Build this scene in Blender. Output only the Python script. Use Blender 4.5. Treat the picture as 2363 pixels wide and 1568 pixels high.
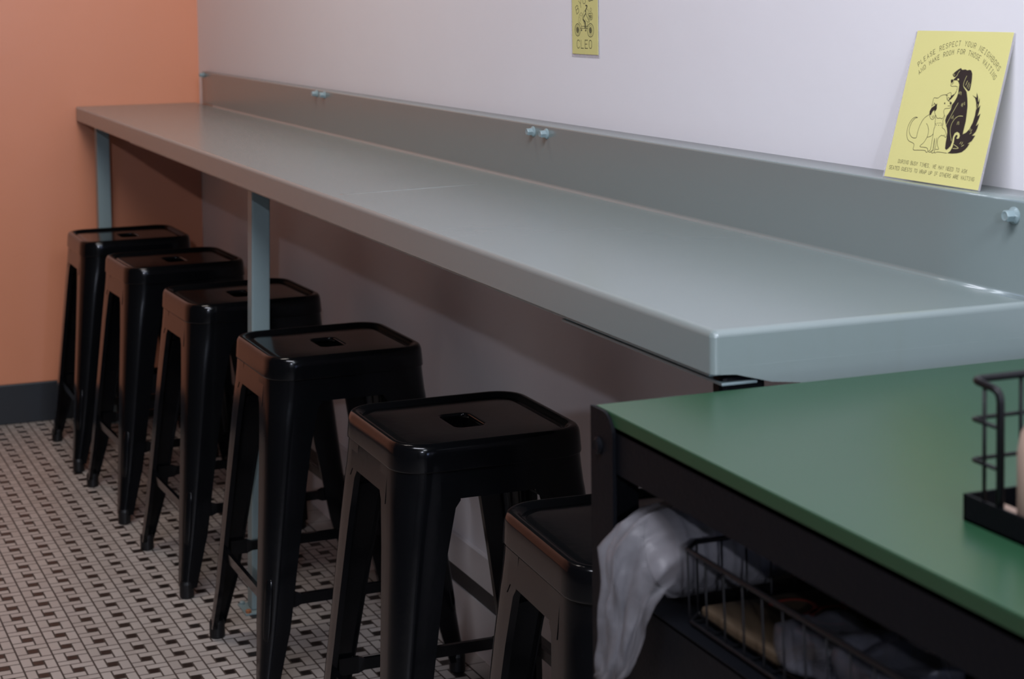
import bpy, bmesh, math, random
from mathutils import Vector, Matrix, noise
PI = math.pi
for o in list(bpy.data.objects): bpy.data.objects.remove(o)
S = bpy.context.scene
COL = S.collection

# ------------------------------------------------------------------ camera
cd = bpy.data.cameras.new('camera'); cam = bpy.data.objects.new('camera', cd); COL.objects.link(cam)
R_ = Vector((0.37531616, 0.92679968, -0.01342155)); U_ = Vector((-0.0561142, 0.03717273, 0.99773212)); F_ = Vector((-0.92519672, 0.37371185, -0.06595815))
m = Matrix(((R_.x, U_.x, -F_.x), (R_.y, U_.y, -F_.y), (R_.z, U_.z, -F_.z))).to_4x4()
m.translation = Vector((5.40105, -1.13195, 1.25049))
cam.matrix_world = m
cd.sensor_width = 36.0; cd.sensor_fit = 'HORIZONTAL'; cd.lens = 4085.855 * 36.0 / 2363
cd.shift_x = 0.66 / 2363; cd.shift_y = -519.9 / 2363
cd.clip_start = .05; cd.clip_end = 50
cd.dof.use_dof = True; cd.dof.focus_distance = 2.35; cd.dof.aperture_fstop = 10
S.camera = cam

# ------------------------------------------------------------------ world and light
w = bpy.data.worlds.new('world'); S.world = w; w.use_nodes = True
w.node_tree.nodes['Background'].inputs[0].default_value = (.55, .62, .8, 1)
w.node_tree.nodes['Background'].inputs[1].default_value = .12
def lamp(kind, name, loc, to, energy, color, size=None, size_y=None):
    d = bpy.data.lights.new(name, kind); d.energy = energy; d.color = color
    if kind == 'AREA':
        d.shape = 'RECTANGLE'; d.size = size; d.size_y = size_y
    elif size is not None: d.shadow_soft_size = size
    o = bpy.data.objects.new(name, d); COL.objects.link(o); o.location = loc
    o.rotation_euler = (Vector(to) - Vector(loc)).to_track_quat('-Z', 'Y').to_euler()
    return o
lamp('AREA', 'ceiling_daylight_panel', (4.5, -1.1, 2.84), (3.7, 0, 1.3), 99, (.88, .89, 1.0), 1.6, .8)
lamp('AREA', 'end_face_fill', (6.8, -.55, 2.75), (3.2, -.35, 1.0), 55, (.82, .90, 1.0), 1.2, .8)  # unseen source, kept to brighten the counter's end face; no transom modelled
lamp('AREA', 'ceiling_panel_light', (1.9, -.75, 2.86), (0.3, -.45, 0.9), 32, (1.0, .89, .82), .8, .5)
lamp('AREA', 'leg_streak_strip', (9.3, -.35, 1.3), (3, -.35, .8), 26, (.46, .58, 1.0), .06, 1.8)  # unseen strip source, sized to give the bluish streaks on the stool legs
lamp('POINT', 'pendant_bulb', (8.6, -2.09, 2.10), (0, 0, 0), 200, (.80, .84, 1.0), .03)
S.view_settings.view_transform = 'Standard'; S.view_settings.look = 'None'
S.view_settings.gamma = 1; S.view_settings.use_curve_mapping = False
S.view_settings.exposure = 0.0

# ------------------------------------------------------------------ materials
class NT:
    def __init__(s, name):
        s.m = bpy.data.materials.new(name); s.m.use_nodes = True; s.t = s.m.node_tree; s.b = s.t.nodes['Principled BSDF']
    def n(s, kind, **kw):
        x = s.t.nodes.new(kind)
        for k, v in kw.items(): setattr(x, k, v)
        return x
    def l(s, a, b): s.t.links.new(a, b)
    def math(s, op, a, b=None, c=None):
        x = s.n('ShaderNodeMath', operation=op)
        for i, v in enumerate((a, b, c)):
            if v is None: continue
            if isinstance(v, (int, float)): x.inputs[i].default_value = v
            else: s.l(v, x.inputs[i])
        return x.outputs[0]
    def mix(s, f, a, b):
        x = s.n('ShaderNodeMix', data_type='RGBA')
        for i, v in ((0, f), (6, a), (7, b)):
            if isinstance(v, (int, float)): x.inputs[i].default_value = v
            elif isinstance(v, tuple): x.inputs[i].default_value = (*v, 1)
            else: s.l(v, x.inputs[i])
        return x.outputs[2]
def paint(name, col, rough=.5, var=.06, scale=8, bump=0, bscale=120, metal=0, coat=0, spec=.5, trans=0, alpha=1, ior=1.5):
    k = NT(name); k.b.inputs['IOR'].default_value = ior; tc = k.n('ShaderNodeTexCoord'); nz = k.n('ShaderNodeTexNoise'); nz.inputs['Scale'].default_value = scale
    nz.inputs['Detail'].default_value = 4; k.l(tc.outputs['Object'], nz.inputs['Vector'])
    dk = tuple(c * (1 - var) for c in col); lt = tuple(min(1, c * (1 + var)) for c in col)
    k.l(k.mix(nz.outputs['Fac'], dk, lt), k.b.inputs['Base Color'])
    rr = k.n('ShaderNodeMapRange'); rr.inputs[3].default_value = rough * .88; rr.inputs[4].default_value = min(1, rough * 1.12)
    k.l(nz.outputs['Fac'], rr.inputs[0]); k.l(rr.outputs[0], k.b.inputs['Roughness'])
    k.b.inputs['Metallic'].default_value = metal; k.b.inputs['Coat Weight'].default_value = coat; k.b.inputs['Coat Roughness'].default_value = .08
    k.b.inputs['Specular IOR Level'].default_value = spec
    k.b.inputs['Transmission Weight'].default_value = trans; k.b.inputs['Alpha'].default_value = alpha
    if bump:
        n2 = k.n('ShaderNodeTexNoise'); n2.inputs['Scale'].default_value = bscale; n2.inputs['Detail'].default_value = 3
        k.l(tc.outputs['Object'], n2.inputs['Vector'])
        b = k.n('ShaderNodeBump'); b.inputs['Strength'].default_value = bump; b.inputs['Distance'].default_value = .002
        k.l(n2.outputs['Fac'], b.inputs['Height']); k.l(b.outputs[0], k.b.inputs['Normal'])
    return k.m

def floor_mat():
    k = NT('strip mosaic tile'); tc = k.n('ShaderNodeTexCoord'); sp = k.n('ShaderNodeSeparateXYZ'); k.l(tc.outputs['Object'], sp.inputs[0])
    X, Y = sp.outputs[0], sp.outputs[1]
    th = .034; c, s_ = math.cos(th), math.sin(th)
    M = k.math
    u0 = M('SUBTRACT', M('MULTIPLY', Y, c), M('MULTIPLY', X, s_)); v0 = M('ADD', M('MULTIPLY', X, c), M('MULTIPLY', Y, s_))
    PU, PV = .0635, .0672
    uu = M('DIVIDE', M('ADD', u0, .8464), PU); vv = M('ADD', M('DIVIDE', M('SUBTRACT', v0, 1.8505), PV), .5)
    u = M('FRACT', uu); v = M('FRACT', vv)
    g = .026
    def near(x, val, wd):
        return M('LESS_THAN', M('ABSOLUTE', M('SUBTRACT', x, val)), wd)
    def lt(a, b): return M('LESS_THAN', a, b)
    def gt(a, b): return M('GREATER_THAN', a, b)
    def mul(*a):
        r = a[0]
        for x in a[1:]: r = M('MULTIPLY', r, x)
        return r
    def mx(*a):
        r = a[0]
        for x in a[1:]: r = M('MAXIMUM', r, x)
        return r
    A, B, C, D = .335, .665, .335, .665
    gl = [mx(lt(u, g), gt(u, 1 - g)),
          # verticals
          mul(near(u, A, g), lt(v, D)), mul(near(u, B, g), gt(v, C)),
          # horizontals
          mul(lt(u, A), mx(near(v, D, g), mx(lt(v, g), gt(v, 1 - g)))), mul(gt(u, B), mx(near(v, C, g), mx(lt(v, g), gt(v, 1 - g)))),
          mul(gt(u, A), lt(u, B), mx(near(v, C, g), near(v, D, g), lt(v, g), gt(v, 1 - g)))]
    grout = mx(*gl)
    dot = mul(gt(u, A), lt(u, B), gt(v, C), lt(v, D))
    # plain border course along the back wall
    border = gt(u0, -.0845 + .0)
    bg = mx(near(u0, -.0845, .0018), mul(border, near(M('FRACT', M('DIVIDE', v0, .1)), .5, .012)), mul(border, near(u0, -.005, .0015)))
    grout = mx(mul(grout, M('SUBTRACT', 1, border)), bg)
    dot = mul(dot, M('SUBTRACT', 1, border))
    # per tile tone
    wn = k.n('ShaderNodeTexWhiteNoise', noise_dimensions='2D'); cb = k.n('ShaderNodeCombineXYZ')
    k.l(M('ADD', M('FLOOR', M('MULTIPLY', uu, 3)), 0), cb.inputs[0]); k.l(M('FLOOR', M('MULTIPLY', vv, 1)), cb.inputs[1]); k.l(cb.outputs[0], wn.inputs['Vector'])
    nz = k.n('ShaderNodeTexNoise'); nz.inputs['Scale'].default_value = 6; nz.inputs['Detail'].default_value = 5; k.l(tc.outputs['Object'], nz.inputs['Vector'])
    base = k.mix(wn.outputs['Value'], (.38, .35, .325), (.46, .43, .40))
    base = k.mix(M('MULTIPLY', nz.outputs['Fac'], .45), base, (.36, .31, .26))
    colr = k.mix(dot, base, (.012, .010, .009))
    colr = k.mix(grout, colr, (.045, .032, .024))
    k.l(colr, k.b.inputs['Base Color'])
    k.l(M('ADD', M('MULTIPLY', grout, .45), .38), k.b.inputs['Roughness'])
    bp = k.n('ShaderNodeBump'); bp.inputs['Strength'].default_value = .5; bp.inputs['Distance'].default_value = .001
    k.l(M('SUBTRACT', 1, grout), bp.inputs['Height']); k.l(bp.outputs[0], k.b.inputs['Normal'])
    return k.m

M_ORANGE = paint('terracotta wall paint', (.60, .235, .125), .38, .04, 2.5, .25, 14)
M_WHITE = paint('white wall paint', (.80, .79, .815), .5, .02, 3, .15, 25)
M_ROOM = paint('dark room wall paint', (.06, .055, .05), .7, .05)
M_CEIL = paint('ceiling paint', (.16, .15, .14), .8, .02)
M_BASEDK = paint('charcoal baseboard tile', (.010, .013, .017), .4, .15, 6)
M_BASEW = paint('white base tile', (.66, .63, .63), .3, .04, 6)
M_COUNTER = paint('grey powder coat', (.180, .220, .213), .24, .01, 3, spec=.75)
M_POST = paint('blue grey painted steel', (.22, .295, .30), .35, .05, 9, .1, 200)
M_BOLT = paint('painted bolt', (.22, .29, .30), .35, .08, 60)
M_BLACK = paint('gloss black enamel', (.0022, .0024, .0030), .15, .2, 12, .05, 60, spec=.5, ior=1.34)
M_FOOT = paint('black rubber foot', (.004, .004, .0045), .45, .2, 30, spec=.35)
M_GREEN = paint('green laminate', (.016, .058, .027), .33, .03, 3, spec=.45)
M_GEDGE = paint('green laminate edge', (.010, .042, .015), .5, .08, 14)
M_STEEL = paint('matt black steel', (.003, .0034, .0048), .5, .15, 18, .2, 300, spec=.3, ior=1.25)
M_WIRE = paint('black wire', (.004, .004, .005), .4, .1, 40, spec=.25)
M_YELLOW = paint('yellow paper', (.66, .62, .245), .6, .02, 14, .05, 300)
M_INK = paint('dark brown ink', (.020, .012, .010), .7, .05, 50)
M_INKG = paint('dark olive ink', (.05, .052, .03), .7, .05, 50)
M_KRAFT_SHADED = paint('shade-darkened printed tan paper', (.055, .034, .016), .7, .2, 22)  # tan darkened: shade cast from the camera side is put into the colour
M_RED = paint('red print', (.25, .035, .02), .7, .1, 50)
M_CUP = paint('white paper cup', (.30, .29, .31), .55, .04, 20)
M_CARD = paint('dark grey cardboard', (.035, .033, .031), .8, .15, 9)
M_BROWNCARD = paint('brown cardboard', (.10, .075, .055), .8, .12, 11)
M_CREAM = paint('cream paper', (.36, .26, .205), .6, .08, 20)
M_RUST = paint('rusty bolt', (.35, .13, .05), .7, .2, 60)
def film(name, col, alpha, rough=.25):
    k = NT(name); tc = k.n('ShaderNodeTexCoord'); nz = k.n('ShaderNodeTexNoise'); nz.inputs['Scale'].default_value = 45; nz.inputs['Detail'].default_value = 3
    k.l(tc.outputs['Object'], nz.inputs['Vector'])
    k.b.inputs['Base Color'].default_value = (*col, 1); k.b.inputs['Roughness'].default_value = rough
    mr = k.n('ShaderNodeMapRange'); mr.inputs[3].default_value = alpha * .75; mr.inputs[4].default_value = min(1, alpha * 1.25)
    k.l(nz.outputs['Fac'], mr.inputs[0]); k.l(mr.outputs[0], k.b.inputs['Alpha'])
    b = k.n('ShaderNodeBump'); b.inputs['Strength'].default_value = .5; b.inputs['Distance'].default_value = .003
    k.l(nz.outputs['Fac'], b.inputs['Height']); k.l(b.outputs[0], k.b.inputs['Normal'])
    return k.m
M_FILM_SHADED = film('shade-darkened white plastic film', (.20, .195, .21), .42, .45)  # white film greyed down to stand in for a shadow over the bag
M_LAM = film('clear laminate pouch', (.62, .60, .64), .4, .2)
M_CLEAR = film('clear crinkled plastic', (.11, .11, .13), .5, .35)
M_GLASS = film('window glass', (.8, .9, 1), .1, .05)

# ------------------------------------------------------------------ helpers
def obj(name, bm, mt, parent=None, smooth=False, loc=None, label=None, recalc=True):
    if recalc: bmesh.ops.recalc_face_normals(bm, faces=bm.faces)
    me = bpy.data.meshes.new(name); bm.to_mesh(me); bm.free()
    for f in me.polygons: f.use_smooth = smooth
    me.materials.append(mt)
    o = bpy.data.objects.new(name, me); COL.objects.link(o)
    if parent: o.parent = parent
    if loc: o.location = loc
    if label: o['label'] = label
    return o
def thing(name, label, cat, loc=(0, 0, 0), rz=0, group=None):
    o = bpy.data.objects.new(name, None); COL.objects.link(o); o.location = loc; o.rotation_euler = (0, 0, rz)
    o.empty_display_size = .1; o['label'] = label; o['category'] = cat
    if group: o['group'] = group
    return o
def tag(o, label, cat, group=None):
    o['label'] = label; o['category'] = cat
    if group: o['group'] = group
    return o
def struct(name, bm, mt, **k):
    o = obj(name, bm, mt, **k); o['kind'] = 'structure'; return o
def box(bm, x0, x1, y0, y1, z0, z1, bev=0, seg=2):
    t = bmesh.new()
    v = [t.verts.new((x, y, z)) for x in (x0, x1) for y in (y0, y1) for z in (z0, z1)]
    for f in ((0, 1, 3, 2), (4, 6, 7, 5), (0, 4, 5, 1), (2, 3, 7, 6), (0, 2, 6, 4), (1, 5, 7, 3)): t.faces.new([v[i] for i in f])
    bmesh.ops.recalc_face_normals(t, faces=t.faces)
    if bev: bmesh.ops.bevel(t, geom=t.edges[:], offset=bev, segments=seg, affect='EDGES', profile=.5)
    join(bm, t)
def join(bm, t):
    mp = {v: bm.verts.new(v.co) for v in t.verts}
    for f in t.faces:
        try: bm.faces.new([mp[v] for v in f.verts])
        except ValueError: pass
    t.free()
def BX(*a, **k):
    bm = bmesh.new(); box(bm, *a, **k); return bm
def bridge(bm, A, B):
    n = len(A)
    for i in range(n): bm.faces.new((A[i], A[(i + 1) % n], B[(i + 1) % n], B[i]))
def loft(bm, loops, cap0=True, cap1=True):
    vs = [[bm.verts.new(p) for p in L] for L in loops]
    for a, b in zip(vs, vs[1:]): bridge(bm, a, b)
    if cap0: bm.faces.new(vs[0][::-1])
    if cap1: bm.faces.new(vs[-1])
    return vs
def tube(bm, pts, r, n=8):
    pts = [Vector(p) for p in pts]; loops = []; up = None
    for i, p in enumerate(pts):
        if i == 0: d = pts[1] - p
        elif i == len(pts) - 1: d = p - pts[-2]
        else: d = ((pts[i + 1] - p).normalized() + (p - pts[i - 1]).normalized())
        d.normalize()
        if up is None:
            up = Vector((0, 0, 1)) if abs(d.z) < .9 else Vector((1, 0, 0))
        a = d.cross(up); a.normalize(); b = a.cross(d); up = b
        rr = r[i] if isinstance(r, (list, tuple)) else r
        loops.append([p + rr * (math.cos(2 * PI * k / n) * a + math.sin(2 * PI * k / n) * b) for k in range(n)])
    loft(bm, loops)
def arc_pts(P, r, n=5):
    """round the corners of a polyline"""
    P = [Vector(p) for p in P]; out = [P[0]]
    for i in range(1, len(P) - 1):
        a = (P[i - 1] - P[i]); b = (P[i + 1] - P[i]); q = min(r, a.length * .49, b.length * .49)
        s, e = P[i] + a.normalized() * q, P[i] + b.normalized() * q
        for k in range(n + 1):
            t = k / n; out.append(s * (1 - t) ** 2 + P[i] * 2 * t * (1 - t) + e * t * t)
    out.append(P[-1]); return out
def rsq(h, r, n=64, hy=None, cx=0, cy=0):
    """rounded rectangle, sampled by angle"""
    hy = hy or h; r = min(r, h, hy); out = []
    for k in range(n):
        a = 2 * PI * (k + .5) / n; dx, dy = math.cos(a), math.sin(a)
        if hy != h: dx *= h; dy *= hy; q = math.hypot(dx, dy); dx /= q; dy /= q
        t = min(h / abs(dx) if abs(dx) > 1e-9 else 9, hy / abs(dy) if abs(dy) > 1e-9 else 9)
        x, y = dx * t, dy * t
        if abs(x) > h - r and abs(y) > hy - r:
            ox, oy = math.copysign(h - r, x), math.copysign(hy - r, y)
            b = dx * ox + dy * oy; c = ox * ox + oy * oy - r * r; t = b + math.sqrt(max(0, b * b - c)); x, y = dx * t, dy * t
        out.append((cx + x, cy + y))
    return out
def hexbolt(bm, c, r, h, axis='y'):
    """flanged hex head pointing to -y"""
    cx, cy, cz = c; L = []
    def ring(rad, d, hexa=False, n=24):
        o = []
        for k in range(n):
            a = 2 * PI * k / n; q = rad
            if hexa: q = rad * math.cos(PI / 6) / math.cos((a % (PI / 3)) - PI / 6)
            o.append((cx + q * math.cos(a), cy - d, cz + q * math.sin(a)))
        return o
    loft(bm, [ring(r, 0), ring(r, h * .12), ring(r * .74, h * .3, True), ring(r * .70, h * .9, True), ring(r * .55, h), ring(r * .3, h * .96)])

# ------------------------------------------------------------------ the room
RX, RY = 9.4, -4.2
YW = lambda x: .015 + .0115 * x
bm = bmesh.new(); v = [bm.verts.new(p) for p in ((-.2, RY - .2, 0), (RX, RY - .2, 0), (RX, .4, 0), (-.2, .4, 0))]; bm.faces.new(v)
struct('floor', bm, floor_mat(), recalc=False)
struct('wall_left', BX(-.15, 0, RY, .2, 0, 2.9), M_ORANGE)
bm = bmesh.new(); loft(bm, [[(0, YW(0), z), (RX, YW(RX), z), (RX, .45, z), (0, .45, z)] for z in (0, 2.9)]); struct('wall_back', bm, M_WHITE)
struct('wall_right', BX(0, RX, RY - .15, RY, 0, 2.9), M_ROOM)
struct('ceiling', BX(-.15, RX + .1, RY - .15, .45, 2.9, 3.0), M_CEIL)
bm = bmesh.new()
box(bm, RX, RX + .12, RY, .12, 0, .9); box(bm, RX, RX + .12, RY, .12, 2.65, 2.9); box(bm, RX, RX + .12, RY, -3.2, .9, 2.65); box(bm, RX, RX + .12, -.7, .12, .9, 2.65)
struct('wall_front', bm, M_ROOM)
bm = bmesh.new()
for a in ((-3.2, -3.15, .9, 2.65), (-.75, -.7, .9, 2.65), (-3.15, -.75, .9, .95), (-3.15, -.75, 2.6, 2.65), (-1.98, -1.92, .95, 2.6)): box(bm, RX + .02, RX + .09, a[0], a[1], a[2], a[3])
wf = struct('window_1', bm, M_STEEL)
obj('pane', BX(RX + .05, RX + .056, -3.15, -.75, .95, 2.6), M_GLASS, wf)
# skirting: charcoal tile under the orange wall; white tile with a dark course under the white wall
bm = bmesh.new(); box(bm, 0, .012, RY, YW(0) - .012, 0, .1195, bev=.003); struct('baseboard_left', bm, M_BASEDK)
def wall_strip(z0, z1, d, x0=.0, x1=RX):
    b = bmesh.new(); loft(b, [[(x0, YW(x0) - d, z), (x1, YW(x1) - d, z), (x1, YW(x1), z), (x0, YW(x0), z)] for z in (z0, z1)]); return b
struct('baseboard_back', wall_strip(0, .104, .010, .012), M_BASEW)
struct('trim_1', wall_strip(.104, .139, .007, .012), M_BASEDK)
struct('trim_2', wall_strip(.139, .2, .009, .012), M_BASEW)

# ------------------------------------------------------------------ the long counter
L, D, H, T, HB = 3.9745, .3597, .9412, .041, .0992
ct = thing('wall_counter', 'long grey metal wall counter with upstand running along the white wall', 'counter', (0, 0, 0))
def slab(h):
    b = bmesh.new(); t = bmesh.new()
    box(t, .004, L, -D, .0, H - T, H)
    es = [e for e in t.edges if (all(abs(v.co.y + D) < 1e-5 for v in e.verts) or all(abs(v.co.x - L) < 1e-5 for v in e.verts) or all(v.co.z > H - 1e-4 and v.co.x > L - 1 for v in e.verts)) and not all(v.co.z < H - T + 1e-4 for v in e.verts)]
    bmesh.ops.bevel(t, geom=es, offset=.0065, segments=6, affect='EDGES', profile=.5); join(b, t); return b
obj('worktop', slab(0), M_COUNTER, ct, smooth=False)
# upstand: a folded sheet: slightly leaning face, top flange back to the wall, small cove at the foot
bm = bmesh.new(); rows = []
def ups(x):
    q = YW(x) - .0005
    return [(x, q, H - .01), (x, -.0040, H - .002), (x, -.0038, H + .0004), (x, -.0020, H + .0012), (x, -.0006, H + .0030), (x, 0, H + .006), (x, 0, H + HB - .003), (x, .0009, H + HB - .0009), (x, .003, H + HB), (x, q, H + HB)]
for x in [.112 + (L - .112) * i / 24 for i in range(25)]: rows.append(ups(x))
loft(bm, rows); ub = obj('backsplash', bm, M_COUNTER, ct, smooth=True); md = ub.modifiers.new('n', 'WEIGHTED_NORMAL'); md.keep_sharp = False
for (x, z) in ((.134, 1.031), (1.378, 1.031), (1.444, 1.031), (2.694, 1.0275), (2.750, 1.0275), (3.947, 1.0245)):
    bm = bmesh.new(); hexbolt(bm, (x, 0, z), .0088, .0125); obj('hex_bolt', bm, M_BOLT, ct)
bm = bmesh.new(); rows = []
for i in range(25):
    y = -.338 + .26 * i / 24; x = 2.705 - .045 * i / 24; q = .0007 * math.sin(PI * (i + .5) / 25)
    rows.append([(x - .018, y, H - .0005), (x - .008, y, H + q * .55), (x, y, H + q), (x + .003, y, H + q * .25), (x + .008, y, H - .0005)])
loft(bm, rows); obj('weld_ridge', bm, M_COUNTER, ct, smooth=True)
bm = bmesh.new(); loft(bm, [[(x, y, z) for y, z in ((-.352, H - T + .006), (-.352, H - T - .0002), (-.335, H - T - .0015), (-.297, .8885), (-.26, .8842), (-.006, .8842), (-.006, H - T + .006))] for x in (L - .0025, L + .0002)])
obj('end_flange', bm, M_COUNTER, ct)
# return lip under the front edge, and the packing strips below it
bm = bmesh.new(); box(bm, .9, L - .012, -D + .003, -D + .035, H - T - .0040, H - T, bev=.001); obj('edge_lip', bm, M_POST, ct)
bm = bmesh.new(); box(bm, 3.60, L - .004, -D + .012, -D + .05, H - T - .0125, H - T - .0095, bev=.001); obj('shim_plate', bm, M_BOLT, ct)
bm = bmesh.new(); box(bm, L - .03, L - .008, -D + .014, -D + .062, H - T - .030, H - T - .0045, bev=.006)
obj('end_bracket', bm, M_STEEL, ct)
for (x, y, ly) in ((.100, -.300, 0), (1.885, -.289, .022)):
    bm = BX(x - .019, x + .019, y - .019, y + .019, .004, H - T - .001, bev=.003)
    for v in bm.verts: v.co.y += ly * v.co.z / H
    lg = obj('leg', bm, M_POST, ct)
    bm = bmesh.new(); box(bm, x - .036, x + .036, y - .036, y + .036, 0, .004, bev=.001); obj('foot_plate', bm, M_POST, lg)
    for sx, sy in ((1, -1), (-1, 1), (-1, -1), (1, 1)):
        bm = bmesh.new(); loft(bm, [[(x + sx * .028 + rr * math.cos(a * PI / 3), y + sy * .028 + rr * math.sin(a * PI / 3), z) for a in range(6)] for rr, z in ((.006, .0038), (.006, .009), (.004, .0105))])
        ab = obj('anchor_bolt', bm, M_RUST if (sx, sy) == (1, -1) else M_POST, lg)
        if (sx, sy) == (1, -1): ab['label'] = 'rusty anchor bolt'
    bm = bmesh.new(); box(bm, x - .03, x + .03, y + ly - .03, y + ly + .03, H - T - .004, H - T, bev=.001); obj('top_plate', bm, M_POST, lg)

# ------------------------------------------------------------------ bar stools
SA, SF, SZ = .1494, .1875, .61
def make_stool(label, loc, rz):
    t = thing('bar_stool', label, 'stool', loc, rz, 'black metal bar stools along the counter')
    # seat pan
    bm = bmesh.new(); n = 96
    prof = [('h', .0, .597), ('h', .0, .6020), ('h', .0012, .6034), ('h', .0040, .6038), ('h', .0060, .6038), (.062, .03, .6038), (.118, .034, .6035), (.1235, .036, .6030), (.1265, .038, .6008), (.1290, .039, .6010), (.1325, .041, .6062),
            (.1370, .043, .6092), (.1410, .045, .6100), (.1450, .047, .6085), (.1478, .049, .6045), (.1492, .050, .5990), (.1500, .0505, .590), (.1512, .051, .5715), (.1512, .051, .5695), (.1496, .050, .5690), (.1490, .050, .5720), (.1470, .049, .598), (.1400, .046, .6050), (.12, .04, .5995)]
    loops = []
    for h, r, z in prof:
        if h == 'h': P = rsq(.043 + r, .012 + r, n, hy=.0235 + r)
        else: P = rsq(h, r, n)
        loops.append([(x, y, z) for x, y in P])
    loops.append([(x, y, .599) for x, y in rsq(.0445, .013, n, hy=.025)]); loops.append([(x, y, .597) for x, y in rsq(.0445, .013, n, hy=.025)])
    vs = loft(bm, loops, False, False); bridge(bm, vs[-1], vs[0])
    obj('seat', bm, M_BLACK, t, smooth=True)
    # apron sheets between the legs
    bm = bmesh.new()
    for q in range(4):
        M = Matrix.Rotation(q * PI / 2, 4, 'Z')
        h0, h1 = .1480, .1525; pts = []
        N = 20; W = .088
        top = []; bot = []
        for i in range(N + 1):
            s = -W + 2 * W * i / N; e = min(1, (W - abs(s)) / .014)
            zb = .528 - (1 - math.sqrt(max(0, 1 - (1 - e) ** 2))) * .014
            zt = .5735
            yo = lambda z: -(h0 + (h1 - h0) * (.5735 - z) / .045)
            top.append((Vector((s, yo(zt), zt)), Vector((s, yo(zt) + .0025, zt)))); bot.append((Vector((s, yo(zb), zb)), Vector((s, yo(zb) + .0025, zb))))
        rows = [[M @ top[i][0], M @ bot[i][0], M @ bot[i][1], M @ top[i][1]] for i in range(N + 1)]
        loft(bm, rows)
    obj('apron', bm, M_BLACK, t, smooth=False)
    lv = [(.5725, .1488, .044, .050), (.55, .1502, .044, .049), (.525, .1520, .046, .047), (.515, .1530, .041, .045), (.45, .1585, .036, .040), (.35, .1668, .032, .035), (.25, .1752, .029, .030), (.17, .1820, .027, .026), (.125, .1858, .026, .023), (.105, .1873, .024, .021), (.06, .1920, .021, .017), (.022, .1962, .018, .014)]
    for q, (sx, sy) in enumerate(((-1, -1), (1, -1), (1, 1), (-1, 1))):
        bm = bmesh.new(); loops = []
        for z, h, wd, r in lv:
            P = []; na = 8
            # outer skin: flange along y-side then corner then flange along x-side
            P.append((h - r - wd, h)); P.append((h - r - wd * .5, h + 0.0)); P.append((h - r, h))
            for k in range(1, na): a = PI / 2 - PI / 2 * k / na; P.append((h - r + r * math.cos(a), h - r + r * math.sin(a)))
            P.append((h, h - r)); P.append((h, h - r - wd * .5)); P.append((h, h - r - wd))
            I = [(h - .010, h - r - wd + .001), (h - .010, h - r - wd + .0035), (h - .0028, h - r - wd + .0035)]
            for k in range(0, na + 1): a = PI / 2 * k / na; rr = max(r - .0028, .001); I.append((h - r + rr * math.cos(a), h - r + rr * math.sin(a)))
            I += [(h - r - wd + .0035, h - .0028), (h - r - wd + .0035, h - .010), (h - r - wd + .001, h - .010)]
            loops.append([(sx * x, sy * y, z) for x, y in P + I])
        loft(bm, loops)
        lg = obj('leg', bm, M_BLACK, t, smooth=True); md = lg.modifiers.new('n', 'EDGE_SPLIT'); md.split_angle = math.radians(40)
        # pressed rib on the lower leg
        bm = bmesh.new()
        L2 = []; c45 = math.sqrt(.5)
        for z, wz, out in ((.222, .003, -.0015), (.216, .0065, .0012), (.20, .0085, .0022), (.135, .0085, .0022), (.116, .0065, .0012), (.108, .003, -.0015)):
            h = .1858 + (.125 - z) * .0845; rr = .023 + (z - .125) * .06; m0 = h - rr + rr * c45
            row = []
            for a, e in ((-1, -.004), (-.8, .2), (-.4, .9), (0, 1), (.4, .9), (.8, .2), (1, -.004)):
                q = m0 + (out if e > 0 else -.001) * abs(e if e > 0 else 1) * c45 - .0004 * a * a * wz * 100; t_ = a * wz * c45
                row.append((sx * (q + t_), sy * (q - t_), z))
            L2.append(row)
        loft(bm, L2); obj('pressed_rib', bm, M_BLACK, lg, smooth=True)
        # foot
        bm = bmesh.new(); c = .1825; loops = []
        for z, rr in ((0, .0130), (.003, .0150), (.030, .0152), (.036, .0135)):
            loops.append([(sx * (c + rr * math.cos(2 * PI * k / 20)), sy * (c + rr * math.sin(2 * PI * k / 20)), z) for k in range(20)])
        loft(bm, loops); obj('foot', bm, M_FOOT, lg, smooth=False)
    # lower rungs
    for q in range(4):
        M = Matrix.Rotation(q * PI / 2, 4, 'Z'); bm = bmesh.new(); z0 = .178; y = -.1715
        rows = []
        for s, hz, th in ((-.154, .014, .002), (-.122, .014, .002), (-.112, .0095, .003), (.112, .0095, .003), (.122, .014, .002), (.154, .014, .002)):
            rows.append([M @ Vector(p) for p in ((s, y - th, z0 - hz), (s, y - th - .001, z0 + hz), (s, y + th + .001, z0 + hz), (s, y + th, z0 - hz))])
        loft(bm, rows); obj('rung', bm, M_BLACK, t, smooth=False)
    # crossed braces below the seat
    for q in range(2):
        M = Matrix.Rotation(PI / 4 + q * PI / 2, 4, 'Z'); bm = bmesh.new(); rows = []
        for s, z in ((-.190, .485), (-.11, .515), (0, .525 - q * .004), (.11, .515), (.190, .485)):
            rows.append([M @ Vector(p) for p in ((s, -.014, z), (s, .014, z), (s, .014, z - .003), (s, -.014, z - .003))])
        loft(bm, rows); obj('cross_brace', bm, M_BLACK, t)
    return t
def dup(root, label, loc, rz):
    r = root.copy(); COL.objects.link(r); r.location = loc; r.rotation_euler = (0, 0, rz); r['label'] = label
    for ch in list(root.children):
        c = ch.copy(); COL.objects.link(c); c.parent = r
        for g in ch.children: d = g.copy(); COL.objects.link(d); d.parent = c
    return r
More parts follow.
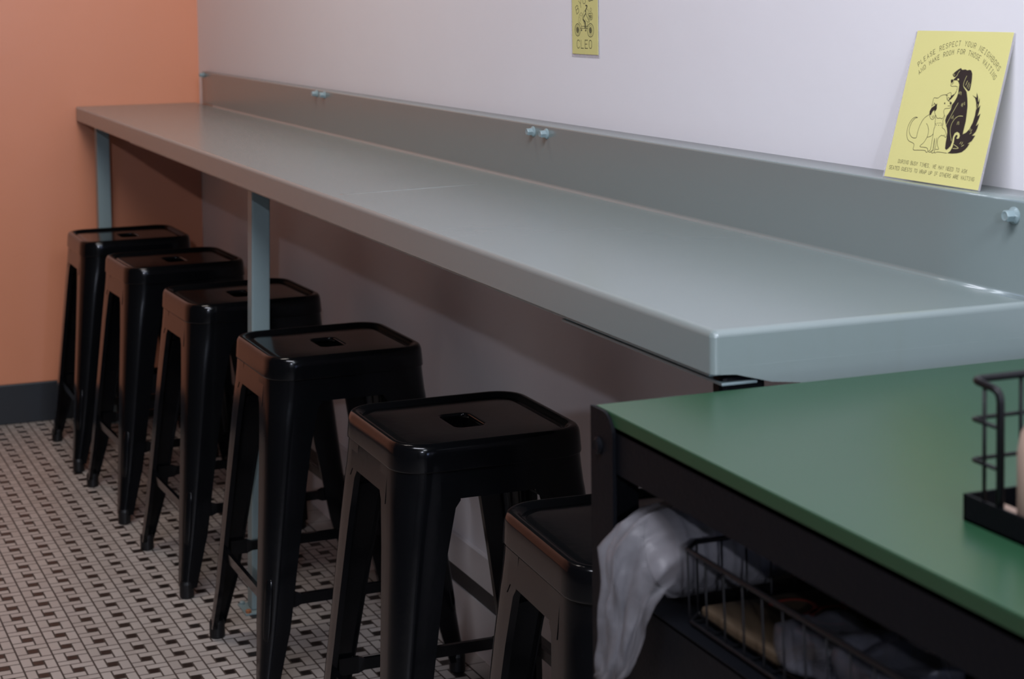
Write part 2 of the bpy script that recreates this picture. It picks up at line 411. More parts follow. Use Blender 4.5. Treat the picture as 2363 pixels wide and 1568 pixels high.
ST = [(.4526, -.2914, 1.09, 'black metal bar stool farthest away, standing next to the orange wall'),
      (.9755, -.2672, 3.07, 'black metal bar stool between the farthest stool and the one behind the blue-grey post'),
      (1.5667, -.2368, 2.56, 'black metal bar stool whose seat is crossed by the blue-grey counter post'),
      (2.1925, -.2181, 1.03, 'black metal bar stool just in front of the post, reflecting it on its seat'),
      (2.8830, -.2045, -.14, 'black metal bar stool with its whole seat in view next to the table corner'),
      (3.4959, -.1899, -2.9, 'nearest black metal bar stool, partly hidden behind the green table leg')]
s0 = make_stool(ST[0][3], (ST[0][0], ST[0][1], 0), math.radians(ST[0][2]))
for x, y, a, lb in ST[1:]: dup(s0, lb, (x, y, 0), math.radians(a))

# ------------------------------------------------------------------ the green table
TX0, TX1, TY0, TY1, TZ = 3.992, 4.78, -.4915, .05, .89
tb = thing('console_table', 'green topped black steel table with a low shelf at the counter end', 'table', (0, 0, 0))
bm = bmesh.new(); t2 = bmesh.new(); box(t2, TX0 + .003, TX1, TY0 + .003, TY1, TZ - .012, TZ)
bmesh.ops.bevel(t2, geom=t2.edges[:], offset=.0008, segments=2, affect='EDGES'); join(bm, t2)
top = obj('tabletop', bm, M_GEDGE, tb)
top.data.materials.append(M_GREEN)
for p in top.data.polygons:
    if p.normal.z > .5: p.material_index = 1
ZR = TZ - .0122
for y0, y1 in ((TY0 + .004, TY0 + .008), (TY1 - .01, TY1 - .006)):
    bm = bmesh.new(); box(bm, TX0 + .004, TX1, y0, y1, ZR - .040, ZR); yy = y0 if y0 < -.2 else y1 - .03; box(bm, TX0 + .004, TX1, yy, yy + .03, ZR - .004, ZR); obj('side_rail', bm, M_STEEL, tb)
for x0 in (TX0 + .004, TX1 - .008):
    obj('end_rail', BX(x0, x0 + .004, TY0 + .006, TY1 - .006, ZR - .04, ZR), M_STEEL, tb)
def angle_leg(xc, yc, sx, sy):
    """L section upright; rounded free corner at the head of the side flange"""
    w1 = .045; th = .0035; b = bmesh.new()
    P = [(0, 0), (w1, 0)]; zt = TZ - .0004; r = .020
    side = [(0, .0), (w1, .0)] + [(w1 - r + r * math.cos(a * PI / 16), zt - r + r * math.sin(a * PI / 16)) for a in range(9)] + [(0, zt)]
    loft(b, [[(xc + sx * u, yc + sy * d, z) for u, z in side] for d in (0, th)])
    box(b, *sorted((xc, xc + sx * th)), *sorted((yc + sy * th, yc + sy * w1)), 0, zt - .012)
    return b
for (xc, yc, sx, sy) in ((TX0, TY0, 1, 1), (TX0, TY1 - .004, 1, -1), (TX1, TY0, -1, 1), (TX1, TY1 - .004, -1, -1)):
    lg = obj('leg', angle_leg(xc, yc, sx, sy), M_STEEL, tb)
    if sy > 0:
        bm = bmesh.new(); cx = xc + sx * .017; cz = TZ - .033
        loft(bm, [[(cx + rr * math.cos(2 * PI * k / 20), yc - d, cz + rr * math.sin(2 * PI * k / 20)) for k in range(20)] for rr, d in ((.008, 0), (.008, .0015), (.0055, .0035), (.003, .003))])
        obj('bolt', bm, M_STEEL, lg)
SZs = .7365
bm = bmesh.new(); box(bm, TX0 + .004, TX1, TY0 + .006, TY1 - .006, SZs - .003, SZs)
box(bm, TX0 + .004, TX1, TY0 + .006, TY0 + .009, SZs - .125, SZs - .001)
obj('lower_shelf', bm, M_STEEL, tb)

# wire basket on the lower shelf
bk = thing('wire_basket', 'open black wire basket on the lower shelf of the green table', 'basket', (0, 0, 0))
bx0, bx1, by0, by1, bz0, bz1 = 4.127, 4.475, -.474, -.13, SZs + .0035, .80
def rect_loop(x0, x1, y0, y1, z, r=.012):
    P = rsq((x1 - x0) / 2, r, 72, hy=(y1 - y0) / 2, cx=(x0 + x1) / 2, cy=(y0 + y1) / 2)
    return [Vector((x, y, z)) for x, y in P]
def closed_tube(bm, P, r, n=8):
    N = len(P); rings = []
    for i in range(N):
        d = (P[(i + 1) % N] - P[i - 1]).normalized(); a = d.cross(Vector((0, 0, 1))).normalized(); b = a.cross(d)
        rings.append([bm.verts.new(P[i] + r * (math.cos(2 * PI * k / n) * a + math.sin(2 * PI * k / n) * b)) for k in range(n)])
    for i in range(N): bridge(bm, rings[i], rings[(i + 1) % N])
bm = bmesh.new(); closed_tube(bm, rect_loop(bx0, bx1, by0, by1, bz1, .006), .0022); obj('rim', bm, M_WIRE, bk, smooth=True)
bm = bmesh.new(); closed_tube(bm, rect_loop(bx0 + .002, bx1 - .002, by0 + .002, by1 - .002, bz0, .006), .0018); obj('base_frame', bm, M_WIRE, bk, smooth=True)
ks = 0
def bwire(P):
    b = bmesh.new(); tube(b, arc_pts(P, .006, 3), .00105, 6); obj('basket_wire', b, M_WIRE, bk, smooth=True)
y = by0 + .016
while y < by1 - .01: bwire([(bx0, y, bz1), (bx0 + .002, y, bz0), (bx1 - .002, y, bz0), (bx1, y, bz1)]); y += .0232
x = bx0 + .014
while x < bx1 - .01: bwire([(x, by0, bz1), (x, by0 + .002, bz0 - .0011), (x, by1 - .002, bz0 - .0011), (x, by1, bz1)]); x += .030

# ---- things in the basket
def crumple(bm, amp, sc, seed):
    for v in bm.verts:
        v.co += Vector([noise.noise(v.co * sc + Vector((seed + 7 * i, seed, i))) for i in range(3)]) * amp
def soft_box(x0, x1, y0, y1, z0, z1, cuts, amp, sc, seed, rz=0):
    b = bmesh.new(); box(b, x0, x1, y0, y1, z0, z1, bev=min(.004, (z1 - z0) * .3)); bmesh.ops.subdivide_edges(b, edges=b.edges[:], cuts=cuts, use_grid_fill=True)
    if rz: bmesh.ops.rotate(b, verts=b.verts, cent=((x0 + x1) / 2, (y0 + y1) / 2, z0), matrix=Matrix.Rotation(rz, 3, 'Z'))
    crumple(b, amp, sc, seed); return b
zb = bz0 + .0018
o = obj('paper_packet', soft_box(4.142, 4.262, -.462, -.315, zb, zb + .010, 5, .0016, 30, 1), M_KRAFT_SHADED, None, smooth=True)
tag(o, 'flat tan paper packet with red printed scrolls in the wire basket', 'packet')
bm = bmesh.new()
def ribbon3(bm, pts, wd, z):
    P = [Vector((a, b, 0)) for a, b in pts]
    L1, L2 = [], []
    for i, p in enumerate(P):
        d = (P[min(i + 1, len(P) - 1)] - P[max(i - 1, 0)]); d.normalize(); nn = Vector((-d.y, d.x, 0)) * wd / 2
        L1.append(bm.verts.new((p.x + nn.x, p.y + nn.y, z))); L2.append(bm.verts.new((p.x - nn.x, p.y - nn.y, z)))
    for i in range(len(P) - 1): bm.faces.new((L1[i], L1[i + 1], L2[i + 1], L2[i]))
for (cx_, cy_, rr, a0, a1) in ((4.18, -.40, .02, 0, 4), (4.215, -.375, .025, 2, 6), (4.20, -.345, .018, 1, 5), (4.235, -.41, .015, 3, 7)):
    ribbon3(bm, [(cx_ + rr * math.cos(a0 + (a1 - a0) * i / 16) * (1 - i * .02), cy_ + rr * math.sin(a0 + (a1 - a0) * i / 16)) for i in range(17)], .005, zb + .0125)
obj('red_print', bm, M_RED, o, recalc=False)
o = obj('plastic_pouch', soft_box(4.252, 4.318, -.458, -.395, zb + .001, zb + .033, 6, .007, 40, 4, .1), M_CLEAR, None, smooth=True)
tag(o, 'crumpled clear plastic pouch next to the tan printed packet in the wire basket', 'pouch')
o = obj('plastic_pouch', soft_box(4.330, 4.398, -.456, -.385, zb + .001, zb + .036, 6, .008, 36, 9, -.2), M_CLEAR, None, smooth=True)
tag(o, 'crumpled clear plastic pouch between the grey and brown boxes in the wire basket', 'pouch')
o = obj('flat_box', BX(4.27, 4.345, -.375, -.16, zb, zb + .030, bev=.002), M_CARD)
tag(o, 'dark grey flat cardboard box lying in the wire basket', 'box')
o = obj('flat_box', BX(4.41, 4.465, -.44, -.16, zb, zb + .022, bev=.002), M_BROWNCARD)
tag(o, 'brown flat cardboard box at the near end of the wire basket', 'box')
o = obj('paper_packet', soft_box(4.145, 4.255, -.30, -.16, zb, zb + .014, 5, .002, 26, 14), M_KRAFT_SHADED, None, smooth=True)
tag(o, 'brown paper packet at the back of the wire basket, behind the scroll-printed one', 'packet')

# ---- sleeve of cups in a white plastic bag at the shelf end
cx, cz = 4.072, SZs + .041
bm = bmesh.new(); loops = []; y = -.225; r0 = .034
def ringy(y, r, n=40): return [(cx + r * math.cos(2 * PI * k / n), y, cz + r * math.sin(2 * PI * k / n)) for k in range(n)]
loops.append(ringy(y, .022)); loops.append(ringy(y - .001, .030))
k = 0
while y > -.455:
    loops += [ringy(y - .002, r0), ringy(y - .0045, r0 + .0018), ringy(y - .007, r0 + .0018), ringy(y - .0085, r0 - .0005), ringy(y - .0135, r0 - .001)]; y -= .014
loops += [ringy(y, r0 - .004)]
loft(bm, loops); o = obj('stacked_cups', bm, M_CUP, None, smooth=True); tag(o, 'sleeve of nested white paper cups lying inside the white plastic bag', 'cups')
bm = bmesh.new()
path = [((cx, -.205, cz), .012, .012, 0), ((cx, -.215, cz), .030, .030, 0), ((cx, -.235, cz), .039, .039, 0), ((cx, -.30, cz), .0395, .0395, 0), ((cx, -.37, cz), .0395, .0395, 0), ((cx, -.44, cz), .040, .040, 0),
        ((cx + .003, -.466, cz + .001), .041, .038, .1), ((cx + .008, -.482, cz - .001), .042, .034, .45), ((cx + .011, -.493, cz - .010), .040, .026, .9),
        ((cx + .013, -.500, cz - .026), .035, .015, 1.35), ((cx + .011, -.504, cz - .044), .030, .012, 1.5), ((cx + .009, -.506, cz - .064), .027, .011, 1.55), ((cx + .006, -.507, cz - .084), .025, .010, 1.57),
        ((cx + .000, -.508, cz - .098), .022, .008, 1.57), ((cx - .010, -.509, cz - .108), .014, .006, 1.57), ((cx - .020, -.510, cz - .113), .013, .004, 1.7)]
loops = []; n = 96
# refine the path
fine = []
for i in range(len(path) - 1):
    (p, a, b, t), (p2, a2, b2, t2) = path[i], path[i + 1]
    for j in range(3):
        q = j / 3; fine.append((Vector(p).lerp(Vector(p2), q), a + (a2 - a) * q, b + (b2 - b) * q, t + (t2 - t) * q))
fine.append((Vector(path[-1][0]), *path[-1][1:]))
for i, (p, a, b, t) in enumerate(fine):
    ring = []; f = min(1, max(0, (i - 12) / 18)); up = Vector((0, -math.sin(t) * -1, math.cos(t)))
    # cross section plane: x axis and 'up' (turns from z to y as the bag drops over the edge)
    up = Vector((0, -math.sin(t), math.cos(t)))
    for k in range(n):
        th = 2 * PI * k / n; fold = .09 * math.sin(6 * th + 1.2 * math.sin(i * .15)) + .06 * math.sin(11 * th + 1.0 * math.sin(i * .22 + 1)) + .025 * math.sin(21 * th - .1 * i)
        nz = noise.noise(Vector((math.cos(th) * 2.2, math.sin(th) * 2.2, i * .12))) * (.08 + .30 * f)
        q = 1 + fold * (.35 + .65 * f) + nz
        q = max(q, .965) if i < 18 else q
        ring.append(p + Vector((1, 0, 0)) * (a * q * math.cos(th)) + up * (b * q * math.sin(th)))
    loops.append(ring)
loft(bm, loops)
for v in bm.verts:
    f = min(1, max(0, (-.43 - v.co.y) / .05)); c = v.co
    c = Vector((c.x, c.y, c.z * .45)); k1 = noise.noise(c * 55) ; k2 = abs(noise.noise(c * 38 + Vector((5, 1, 2)))); k3 = abs(noise.noise(c * 90 + Vector((1, 9, 4))))
    v.co += (Vector((k1, noise.noise(c * 60 + Vector((3, 3, 3))), k2 - .2)) * .0045 + Vector((k3, -k3, 0)) * .0028) * f
o = obj('plastic_bag', bm, M_FILM_SHADED, None, smooth=True)
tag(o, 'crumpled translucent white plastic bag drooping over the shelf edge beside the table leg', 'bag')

# ------------------------------------------------------------------ caddy on the table
cdy = thing('condiment_caddy', 'black wire caddy with tray base standing on the green tabletop', 'caddy', (0, 0, 0))
kx0, kx1, ky0, ky1, kz = 4.414, 4.60, -.405, -.17, TZ + .0002
bm = bmesh.new(); box(bm, kx0, kx1, ky0, ky1, kz, kz + .002)
for a in ((kx0, kx0 + .0022, ky0, ky1), (kx1 - .0022, kx1, ky0, ky1), (kx0, kx1, ky0, ky0 + .0022), (kx0, kx1, ky1 - .0022, ky1)): box(bm, *a, kz, kz + .0185)
obj('tray', bm, M_STEEL, cdy)
zt = kz + .098; yl, yr = ky0 + .003, ky1 - .003; xb = kx0 + .006; xf = kx0 + .036
bm = bmesh.new()
def P3(*a): return [Vector(p) for p in a]
path3 = arc_pts(P3((xf, yl, kz + .005), (xf, yl, zt - .002), (xb, yl, zt), (xb, yr, zt), (xf, yr, zt - .002), (xf, yr, kz + .005)), .008, 5)
tube(bm, path3, .0028, 8); obj('handle_frame', bm, M_WIRE, cdy, smooth=True)
for dz in (.043, .071):
    bm = bmesh.new(); tube(bm, arc_pts(P3((xf, yl, kz + dz), (xb - .001, yl, kz + dz), (xb - .001, yr, kz + dz), (xf, yr, kz + dz)), .004, 3), .0015, 6); obj('guard_wire', bm, M_WIRE, cdy, smooth=True)
for (x, y) in [(xb + .013, yl), (xb, yl + .040), (xb, yl + .08), (xb, yl + .12), (xb, yl + .16), (xb, yl + .2), (xb + .013, yr)]:
    bm = bmesh.new(); tube(bm, [(x, y, kz + .003), (x, y, zt)], .0015, 6); obj('upright_wire', bm, M_WIRE, cdy, smooth=True)
for i, (x, y, rz, mt, lb) in enumerate(((4.4345, -.386, .12, M_CREAM, 'pale pink sauce packet lying in the caddy tray, nearest the corner'), (4.440, -.345, -.3, M_KRAFT_SHADED, 'brown sauce packet lying in the caddy tray'), (4.525, -.383, .3, M_KRAFT_SHADED, 'brown sauce packet at the near edge of the caddy tray'))):
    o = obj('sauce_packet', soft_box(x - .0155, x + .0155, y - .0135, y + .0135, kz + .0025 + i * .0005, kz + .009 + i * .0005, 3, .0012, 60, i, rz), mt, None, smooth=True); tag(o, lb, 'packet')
o = obj('sauce_bottle', None or (lambda b: (loft(b, [[(4.472 + .75 * r * math.cos(2 * PI * k / 32), -.383 + .75 * r * math.sin(2 * PI * k / 32), kz + .0025 + z) for k in range(32)] for r, z in ((.020, 0), (.024, .003), (.024, .055), (.021, .068), (.011, .082), (.0095, .095), (.0115, .096), (.0115, .112), (.009, .115))]), b)[1])(bmesh.new()), M_CREAM, None, smooth=True)
tag(o, 'cream coloured bottle standing in the black caddy at the picture edge', 'bottle')

# ------------------------------------------------------------------ lettering (single stroke drafting capitals)
G = {'A': [[(0, 0), (.5, 1), (1, 0)], [(.2, .36), (.8, .36)]], 'B': [[(0, 0), (0, 1), (.7, 1), (.95, .85), (.95, .66), (.7, .53), (0, .53)], [(.7, .53), (1, .4), (1, .14), (.75, 0), (0, 0)]],
     'C': [[(1, .8), (.85, .95), (.6, 1), (.4, 1), (.12, .9), (0, .72), (0, .28), (.12, .1), (.4, 0), (.6, 0), (.85, .05), (1, .2)]], 'D': [[(0, 0), (0, 1), (.6, 1), (.9, .88), (1, .65), (1, .35), (.9, .12), (.6, 0), (0, 0)]],
     'E': [[(1, 1), (0, 1), (0, 0), (1, 0)], [(0, .52), (.8, .52)]], 'F': [[(1, 1), (0, 1), (0, 0)], [(0, .52), (.8, .52)]], 'G': [[(1, .8), (.85, .95), (.6, 1), (.4, 1), (.12, .9), (0, .72), (0, .28), (.12, .1), (.4, 0), (.6, 0), (.88, .1), (1, .28), (1, .48), (.6, .48)]],
     'H': [[(0, 0), (0, 1)], [(1, 0), (1, 1)], [(0, .52), (1, .52)]], 'I': [[(.5, 0), (.5, 1)], [(.25, 0), (.75, 0)], [(.25, 1), (.75, 1)]], 'K': [[(0, 0), (0, 1)], [(1, 1), (0, .42)], [(.35, .62), (1, 0)]], 'L': [[(0, 1), (0, 0), (1, 0)]],
     'M': [[(0, 0), (0, 1), (.5, .4), (1, 1), (1, 0)]], 'N': [[(0, 0), (0, 1), (1, 0), (1, 1)]], 'O': [[(.5, 1), (.2, .95), (.03, .78), (0, .5), (.03, .22), (.2, .05), (.5, 0), (.8, .05), (.97, .22), (1, .5), (.97, .78), (.8, .95), (.5, 1)]],
     'P': [[(0, 0), (0, 1), (.7, 1), (1, .85), (1, .62), (.7, .47), (0, .47)]], 'R': [[(0, 0), (0, 1), (.7, 1), (1, .85), (1, .64), (.7, .5), (0, .5)], [(.55, .5), (1, 0)]],
     'S': [[(.97, .82), (.8, .96), (.5, 1), (.2, .96), (.03, .82), (.05, .64), (.3, .54), (.7, .48), (.95, .36), (.97, .18), (.8, .04), (.5, 0), (.2, .04), (.03, .18)]], 'T': [[(0, 1), (1, 1)], [(.5, 1), (.5, 0)]],
     'U': [[(0, 1), (0, .25), (.15, .06), (.5, 0), (.85, .06), (1, .25), (1, 1)]], 'W': [[(0, 1), (.25, 0), (.5, .75), (.75, 0), (1, 1)]], 'Y': [[(0, 1), (.5, .5), (1, 1)], [(.5, .5), (.5, 0)]], ',': [[(.4, .08), (.35, -.1)]], '.': [[(.45, 0), (.5, .06)]]}
class Flat:
    """flat ink laid on a sheet: strokes and filled outlines in sheet coordinates (metres)"""
    def __init__(s, z): s.bm = bmesh.new(); s.z = z
    def stroke(s, P, wd, taper=False):
        P = [Vector((a, b)) for a, b in P]; N = len(P)
        if N < 2: return
        A, B = [], []
        for i, p in enumerate(P):
            d0 = (p - P[i - 1]).normalized() if i else (P[1] - p).normalized(); d1 = (P[i + 1] - p).normalized() if i < N - 1 else d0
            d = d0 + d1
            if d.length < 1e-6: d = d0
            d.normalize(); nn = Vector((-d.y, d.x)); q = 1 / max(.5, nn.dot(Vector((-d0.y, d0.x)))); hw = wd / 2 * q
            e = p
            if i == 0: e = p - d0 * wd * .3
            if i == N - 1: e = p + d0 * wd * .3
            A.append(s.bm.verts.new((*(e + nn * hw), s.z))); B.append(s.bm.verts.new((*(e - nn * hw), s.z)))
        for i in range(N - 1): s.bm.faces.new((B[i], B[i + 1], A[i + 1], A[i]))
    def fill(s, P, dz=0):
        vs = [s.bm.verts.new((a, b, s.z + dz)) for a, b in P]; es = [s.bm.edges.new((vs[i], vs[(i + 1) % len(vs)])) for i in range(len(vs))]
        r = bmesh.ops.triangle_fill(s.bm, use_beauty=True, use_dissolve=False, edges=es, normal=(0, 0, 1))
    def glyph(s, ch, x, y, w, h, wd, rot=0, shear=0):
        c, sn = math.cos(rot), math.sin(rot)
        for st in G.get(ch, []):
            Q = []
            for a, b in st:
                px, py = (a - .5) * w + shear * b * h, b * h; Q.append((x + px * c - py * sn, y + px * sn + py * c))
            s.stroke(Q, wd)
    def line(s, text, x, y, x1, y1, w, h, wd):
        n = len(text); 
        for i, ch in enumerate(text):
            t = i / (n - 1); s.glyph(ch, x + (x1 - x) * t, y + (y1 - y) * t, w * (.3 if ch in 'I.' and 0 else 1), h, wd, math.atan2(y1 - y, x1 - x))
    def arc(s, text, cx, cy, R, a0, a1, w, h, wd):
        n = len(text)
        for i, ch in enumerate(text):
            a = a0 + (a1 - a0) * i / (n - 1); s.glyph(ch, cx + R * math.cos(a), cy + R * math.sin(a), w, h, wd, a - PI / 2)
def smooth_curve(P, n=6, closed=False):
    N = len(P); out = []
    for i in range(N if closed else N - 1):
        p0, p1, p2, p3 = (P[(i - 1) % N] if closed or i else P[0]), P[i], P[(i + 1) % N], (P[(i + 2) % N] if closed or i + 2 < N else P[-1])
        for j in range(n):
            t = j / n; out.append(tuple(.5 * ((2 * p1[k]) + (-p0[k] + p2[k]) * t + (2 * p0[k] - 5 * p1[k] + 4 * p2[k] - p3[k]) * t * t + (-p0[k] + 3 * p1[k] - 3 * p2[k] + p3[k]) * t ** 3) for k in (0, 1)))
    if not closed: out.append(tuple(P[-1]))
    return out

# ------------------------------------------------------------------ the poster leaning on the upstand
PW_, PH_ = .170, .1712
po = thing('poster', 'yellow laminated notice with drawn dogs and cat leaning on the wall above the counter', 'poster')
bl = Vector((3.6985, .0125, H + HB + .0012)); xd = Vector((1, .0115, 0)).normalized(); ud = Vector((0, .0455, .1650)).normalized(); nd = xd.cross(ud)
po.matrix_world = Matrix(((xd.x, ud.x, nd.x, bl.x), (xd.y, ud.y, nd.y, bl.y), (xd.z, ud.z, nd.z, bl.z), (0, 0, 0, 1)))
def sheet(x0, x1, y0, y1, z0, z1): return BX(x0, x1, y0, y1, z0, z1)
obj('paper_sheet', sheet(0, PW_, 0, PH_, 0, .0004), M_YELLOW, po)
obj('laminate_pouch', sheet(-.0030, PW_ + .0032, -.0005, PH_ + .0035, -.0002, .0001), M_LAM, po, label='clear laminate border')
fl = Flat(.00055)
fl.arc('PLEASE RESPECT YOUR NEIGHBORS', .0878, .0462, .1085, math.radians(129.5), math.radians(50.0), .0032, .0056, .00048)
fl.arc('AND MAKE ROOM FOR THOSE WAITING', .0882, .0485, .0970, math.radians(132.0), math.radians(47.2), .0030, .0054, .00048)
obj('headline_lettering', fl.bm, M_INK, po, recalc=False); fl = Flat(.00055)
fl.line('DURING BUSY TIMES, WE MAY NEED TO ASK', .0215, .0172, .1445, .0160, .0023, .0041, .00038)
fl.line('SEATED GUESTS TO WRAP UP IF OTHERS ARE WAITING', .0075, .0090, .1590, .0088, .0023, .0041, .00038)
obj('footnote_lettering', fl.bm, M_INK, po, recalc=False)
HM = ((0.0023354310914, 0.0005750910964, -4.988999796), (0.00019632255, -0.00146903429, 0.19818423420), (0.00092301839, -7.9714147e-07, 1.0))
def D8(P):
    """sketch coordinates to sheet metres"""
    o = []
    for a, b in P:
        x, y = 2060 + a / 6.271, 130 + b / 6.271
        q = [r[0] * x + r[1] * y + r[2] for r in HM]; o.append((q[0] / q[2], q[1] / q[2]))
    return o
dk = Flat(.00055); lt = Flat(.00075); wd = .00055
# big black dog: head, chest, back, haunch and feathered tail
body = [(960, 395), (975, 440), (965, 500), (955, 560), (935, 620), (900, 680), (860, 730), (845, 790), (815, 840), (780, 885), (757, 950), (765, 1010), (780, 1060), (785, 1120), (775, 1190), (760, 1260), (748, 1345), (765, 1365), (790, 1350), (830, 1310), (852, 1260),
        (870, 1180), (895, 1130), (930, 1110), (962, 1130), (970, 1165), (955, 1200), (935, 1210), (915, 1200), (930, 1185), (935, 1160), (915, 1150), (890, 1185), (880, 1250), (855, 1330), (820, 1385), (780, 1410), (850, 1416), (920, 1412), (990, 1395), (1040, 1360), (1075, 1325), (1110, 1272), (1075, 1280), (1140, 1240), (1195, 1160), (1145, 1165),
        (1200, 1110), (1225, 1060), (1248, 990), (1205, 1030), (1235, 960), (1258, 910), (1278, 850), (1232, 890), (1258, 820), (1280, 730), (1240, 775), (1265, 700), (1272, 630), (1248, 690), (1248, 620), (1232, 552), (1225, 625), (1165, 592), (1205, 635), (1218, 700), (1215, 780), (1195, 880), (1160, 980), (1110, 1070), (1060, 1120), (1010, 1145),
        (1035, 1050), (1060, 960), (1075, 860), (1090, 750), (1090, 640), (1080, 540), (1040, 480), (1030, 450), (1105, 535), (1130, 520), (1150, 440), (1165, 350), (1170, 280), (1155, 235), (1130, 225), (1100, 235), (1070, 220), (1040, 225), (1020, 225), (1005, 200), (975, 215), (930, 245), (895, 275), (875, 295), (895, 330), (925, 335), (890, 365), (895, 380), (935, 378)]
dk.fill(D8(body))
dk.fill(D8([(945, 478), (930, 530), (905, 570), (870, 590), (850, 600), (840, 625), (810, 660), (805, 680), (850, 645), (890, 600), (925, 555), (945, 500)]))
dk.fill(D8([(850, 375), (870, 362), (890, 372), (885, 395), (868, 420), (850, 405)]))
for st in ([(855, 418), (850, 440), (850, 458), (880, 465), (920, 462), (948, 475)], [(895, 395), (885, 420), (862, 436)]): dk.stroke(smooth_curve(D8(st)), wd)
lt.fill(D8([(947, 365), (960, 350), (976, 358), (972, 378), (955, 382)]))
for st in ([(1090, 315), (1062, 370), (1040, 430), (1045, 470), (1080, 510)], [(1100, 385), (1070, 450)], [(1120, 410), (1090, 480)], [(1135, 430), (1110, 500)], [(990, 240), (965, 270), (945, 310), (915, 335)], [(905, 285), (885, 300)], [(915, 295), (900, 315)], [(955, 700), (860, 860), (770, 1020)],
           [(1020, 890), (960, 890), (900, 930), (850, 1010), (830, 1110), (845, 1240)], [(975, 545), (960, 575)], [(990, 540), (978, 580)], [(1003, 545), (1000, 588)], [(1010, 710), (1000, 745)], [(1030, 700), (1012, 755)], [(1050, 690), (1048, 730)], [(865, 895), (850, 925)], [(880, 880), (872, 930)],
           [(945, 970), (932, 1010)], [(960, 965), (958, 1010)], [(1130, 1060), (1115, 1095)], [(1150, 1075), (1130, 1110)], [(1140, 1120), (1115, 1140)], [(990, 1250), (965, 1280)], [(1012, 1255), (990, 1290)], [(1025, 1295), (990, 1315)], [(880, 1290), (945, 1340), (865, 1345)], [(1240, 720), (1232, 750)], [(1228, 760), (1222, 790)]):
    lt.stroke(smooth_curve(D8(st)), wd * .9)
# the pale dog and the kitten
for st in ([(350, 912), (320, 905), (270, 935), (220, 1010), (192, 1100), (190, 1180), (215, 1240), (292, 1285), (282, 1365), (360, 1372), (450, 1375), (470, 1400), (490, 1395), (495, 1360), (470, 1335), (380, 1320), (440, 1260), (490, 1180), (510, 1100), (500, 1030), (480, 995)],
           [(350, 912), (310, 925), (260, 985), (225, 1080), (235, 1150), (270, 1195), (328, 1195), (345, 1130), (380, 1030), (440, 930), (520, 870)], [(490, 1190), (540, 1175), (575, 1145)],
           [(560, 750), (585, 660), (600, 630), (655, 632), (700, 600), (760, 585), (800, 600), (775, 590)], [(560, 750), (600, 720), (630, 735), (595, 700)], [(640, 710), (630, 770), (600, 800), (605, 840), (615, 880)], [(780, 585), (845, 553), (848, 610), (830, 635), (805, 625), (790, 660)], [(785, 600), (790, 650), (820, 680), (845, 690)],
           [(855, 710), (840, 740), (800, 745)], [(845, 745), (830, 775), (760, 785), (737, 820), (745, 870), (752, 890)], [(525, 870), (540, 920), (570, 938), (600, 915), (608, 880)], [(565, 890), (578, 920)], [(582, 880), (592, 910)],
           [(620, 878), (640, 920), (680, 918), (715, 925), (745, 885), (752, 900), (725, 950), (725, 1000), (712, 1050), (745, 1080), (765, 1130), (770, 1180), (750, 1185), (740, 1150)], [(620, 878), (610, 960), (605, 1040), (590, 1070), (575, 1160), (555, 1260), (535, 1360), (505, 1385), (520, 1400), (550, 1385), (570, 1350), (585, 1270), (598, 1205)],
           [(630, 1200), (615, 1300), (595, 1370), (600, 1410), (640, 1395), (770, 1410)], [(598, 1210), (590, 1300), (575, 1370), (540, 1390), (560, 1410), (590, 1400)], [(700, 1160), (660, 1190), (640, 1240), (640, 1310), (655, 1355), (605, 1358)], [(698, 1160), (735, 1170)]):
    dk.stroke(smooth_curve(D8(st)), wd)
dk.fill(D8([(640, 712), (635, 790), (610, 825), (600, 800), (570, 830), (545, 880), (525, 868), (530, 820), (560, 770), (600, 745)]))
dk.fill(D8([(828, 700), (850, 685), (858, 700), (845, 725), (830, 722)])); dk.fill(D8([(745, 705), (757, 692), (764, 705), (755, 722), (746, 718)]))
for a, b in ((612, 998), (635, 990), (660, 988), (682, 985), (703, 992), (620, 1015), (655, 1018), (690, 1018), (705, 1010)): dk.stroke(D8([(a, b), (a + 9, b + 4)]), wd)
obj('dog_drawing', dk.bm, M_INK, po, recalc=False); obj('drawing_highlights', lt.bm, M_YELLOW, po, recalc=False)

# ------------------------------------------------------------------ the small notice on the wall
sg = thing('wall_notice', 'small yellow notice with a drawn tricycle rider fixed high on the white wall', 'notice')
SW = .0970; zb0 = 1.1575; xs = 2.7555
sd = Vector((1, .0115, 0)).normalized(); sn = Vector((0, 0, 1)); s3 = sd.cross(sn); b0 = Vector((xs, YW(xs), zb0)) - Vector((0, .0003, 0)) + s3 * .0004
sg.matrix_world = Matrix(((sd.x, 0, s3.x, b0.x), (sd.y, 0, s3.y, b0.y), (0, 1, s3.z, b0.z), (0, 0, 0, 1)))
obj('paper_sheet', sheet(0, SW, 0, .150, .0003, .0008), M_YELLOW, sg)
obj('laminate_pouch', sheet(-.0035, SW + .0035, -.0045, .154, 0, .0003), M_LAM, sg, label='clear laminate border')
k = Flat(.00095)
def C7(P):   # sketch units of the notice to sheet metres
    return [((a - 965) / 458 * SW, (965 - b) / 7.84 * .000708 + (a - 965) / 458 * .0006) for a, b in P]
def gl(ch, a, b, w_, h_, wd_, rot=0):
    (x, y), = C7([(a, b)]); k.glyph(ch, x, y, w_, h_, wd_, rot)
for i, ch in enumerate('CLEO'): gl(ch, 1076 + i * 72, 862, .0100, .0132, .0011)
for ch, a, b, r in (('B', 1075, 230, .45), ('Y', 1130, 135, .30), ('O', 1190, 70, .10)): gl(ch, a, b, .0100, .0125, .0009, r)
obj('lettering', k.bm, M_INKG, sg, recalc=False); k = Flat(.00095)
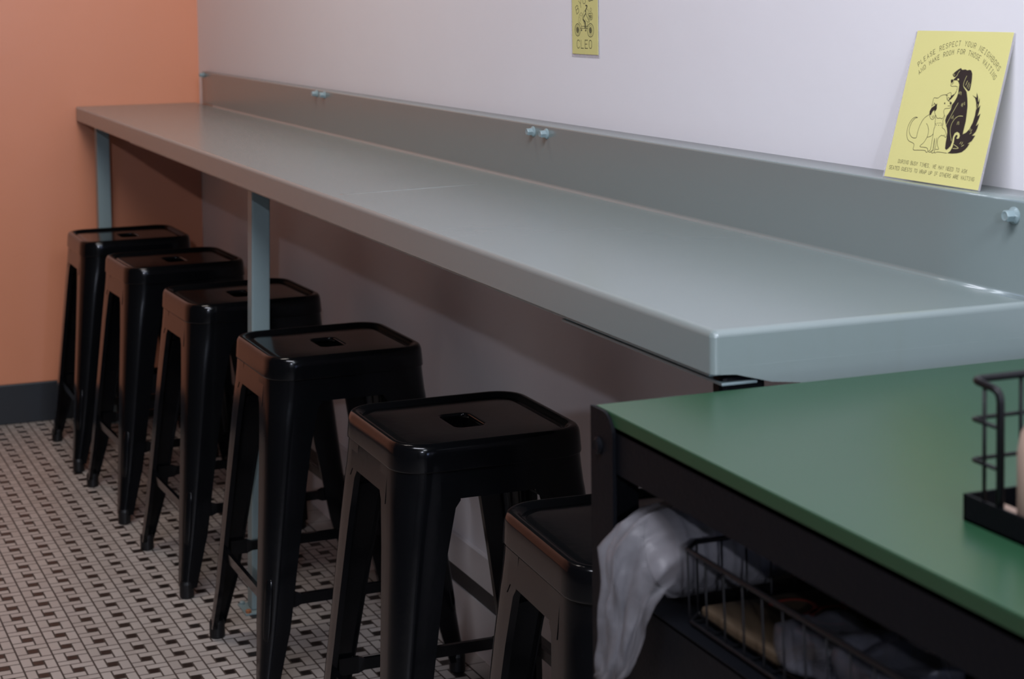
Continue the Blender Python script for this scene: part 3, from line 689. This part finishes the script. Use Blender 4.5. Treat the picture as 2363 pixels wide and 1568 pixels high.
def ell(cx, cy, rx, ry, wd_, n=28): k.stroke(C7([(cx + rx * math.cos(2 * PI * i / n), cy + ry * math.sin(2 * PI * i / n)) for i in range(n + 1)]), wd_)
for cx_, cy_, ry in ((1066, 535, 110), (1296, 540, 118)):
    ell(cx_, cy_, 50 if cx_ < 1100 else 57, ry, .0011); ell(cx_, cy_, 36, ry * .72, .0005); ell(cx_, cy_, 20, 48, .0014); ell(cx_, cy_, 12, 28, .0012); ell(cx_, cy_, 4, 10, .0012)
for st, q in (([(1130, 470), (1250, 470)], 1.2), ([(1110, 505), (1250, 508)], 1.2), ([(1090, 400), (1130, 450), (1135, 540)], 1.4), ([(1240, 400), (1245, 440), (1210, 540)], 1.2), ([(1215, 100), (1240, 110), (1225, 160), (1205, 200)], 4), ([(1215, 200), (1215, 240), (1180, 300), (1170, 350)], 3.2), ([(1215, 230), (1235, 290), (1270, 370)], 2.0),
              ([(1165, 350), (1205, 400), (1212, 500)], 4.2), ([(1180, 380), (1195, 440), (1195, 500)], 3.0), ([(1190, 190), (1170, 260), (1150, 330)], 1), ([(1240, 160), (1260, 200), (1250, 250), (1290, 300)], 1), ([(1300, 140), (1320, 165), (1310, 205), (1290, 200), (1300, 150)], 1), ([(1268, 160), (1275, 200), (1285, 250)], .8),
              ([(1260, 250), (1330, 240), (1325, 345), (1275, 345), (1262, 260)], 1.2), ([(1270, 280), (1322, 275)], 1.2), ([(1272, 300), (1322, 297)], 1.2), ([(1275, 320), (1322, 318)], 1.2), ([(1290, 250), (1295, 345)], 1), ([(1310, 250), (1310, 345)], 1), ([(1240, 310), (1280, 390), (1230, 380), (1205, 340)], 1), ([(1085, 400), (1085, 320), (1110, 250), (1140, 230), (1160, 270), (1150, 350)], .9), ([(1110, 260), (1135, 290), (1150, 250)], .9),
              ([(1100, 300), (1120, 340), (1105, 390)], .8)):
    k.stroke(smooth_curve(C7(st)), .0006 * q)
for a, b in ((1137, 540), (1210, 545)): ell(a, b, 6, 8, .0016)
for r_ in (14, 24): ell(1285, 5, r_, r_ * .9, .0006)
for r_ in (12, 22): ell(1325, -5, r_, r_ * .9, .0006)
obj('rider_drawing', k.bm, M_INKG, sg, recalc=False)
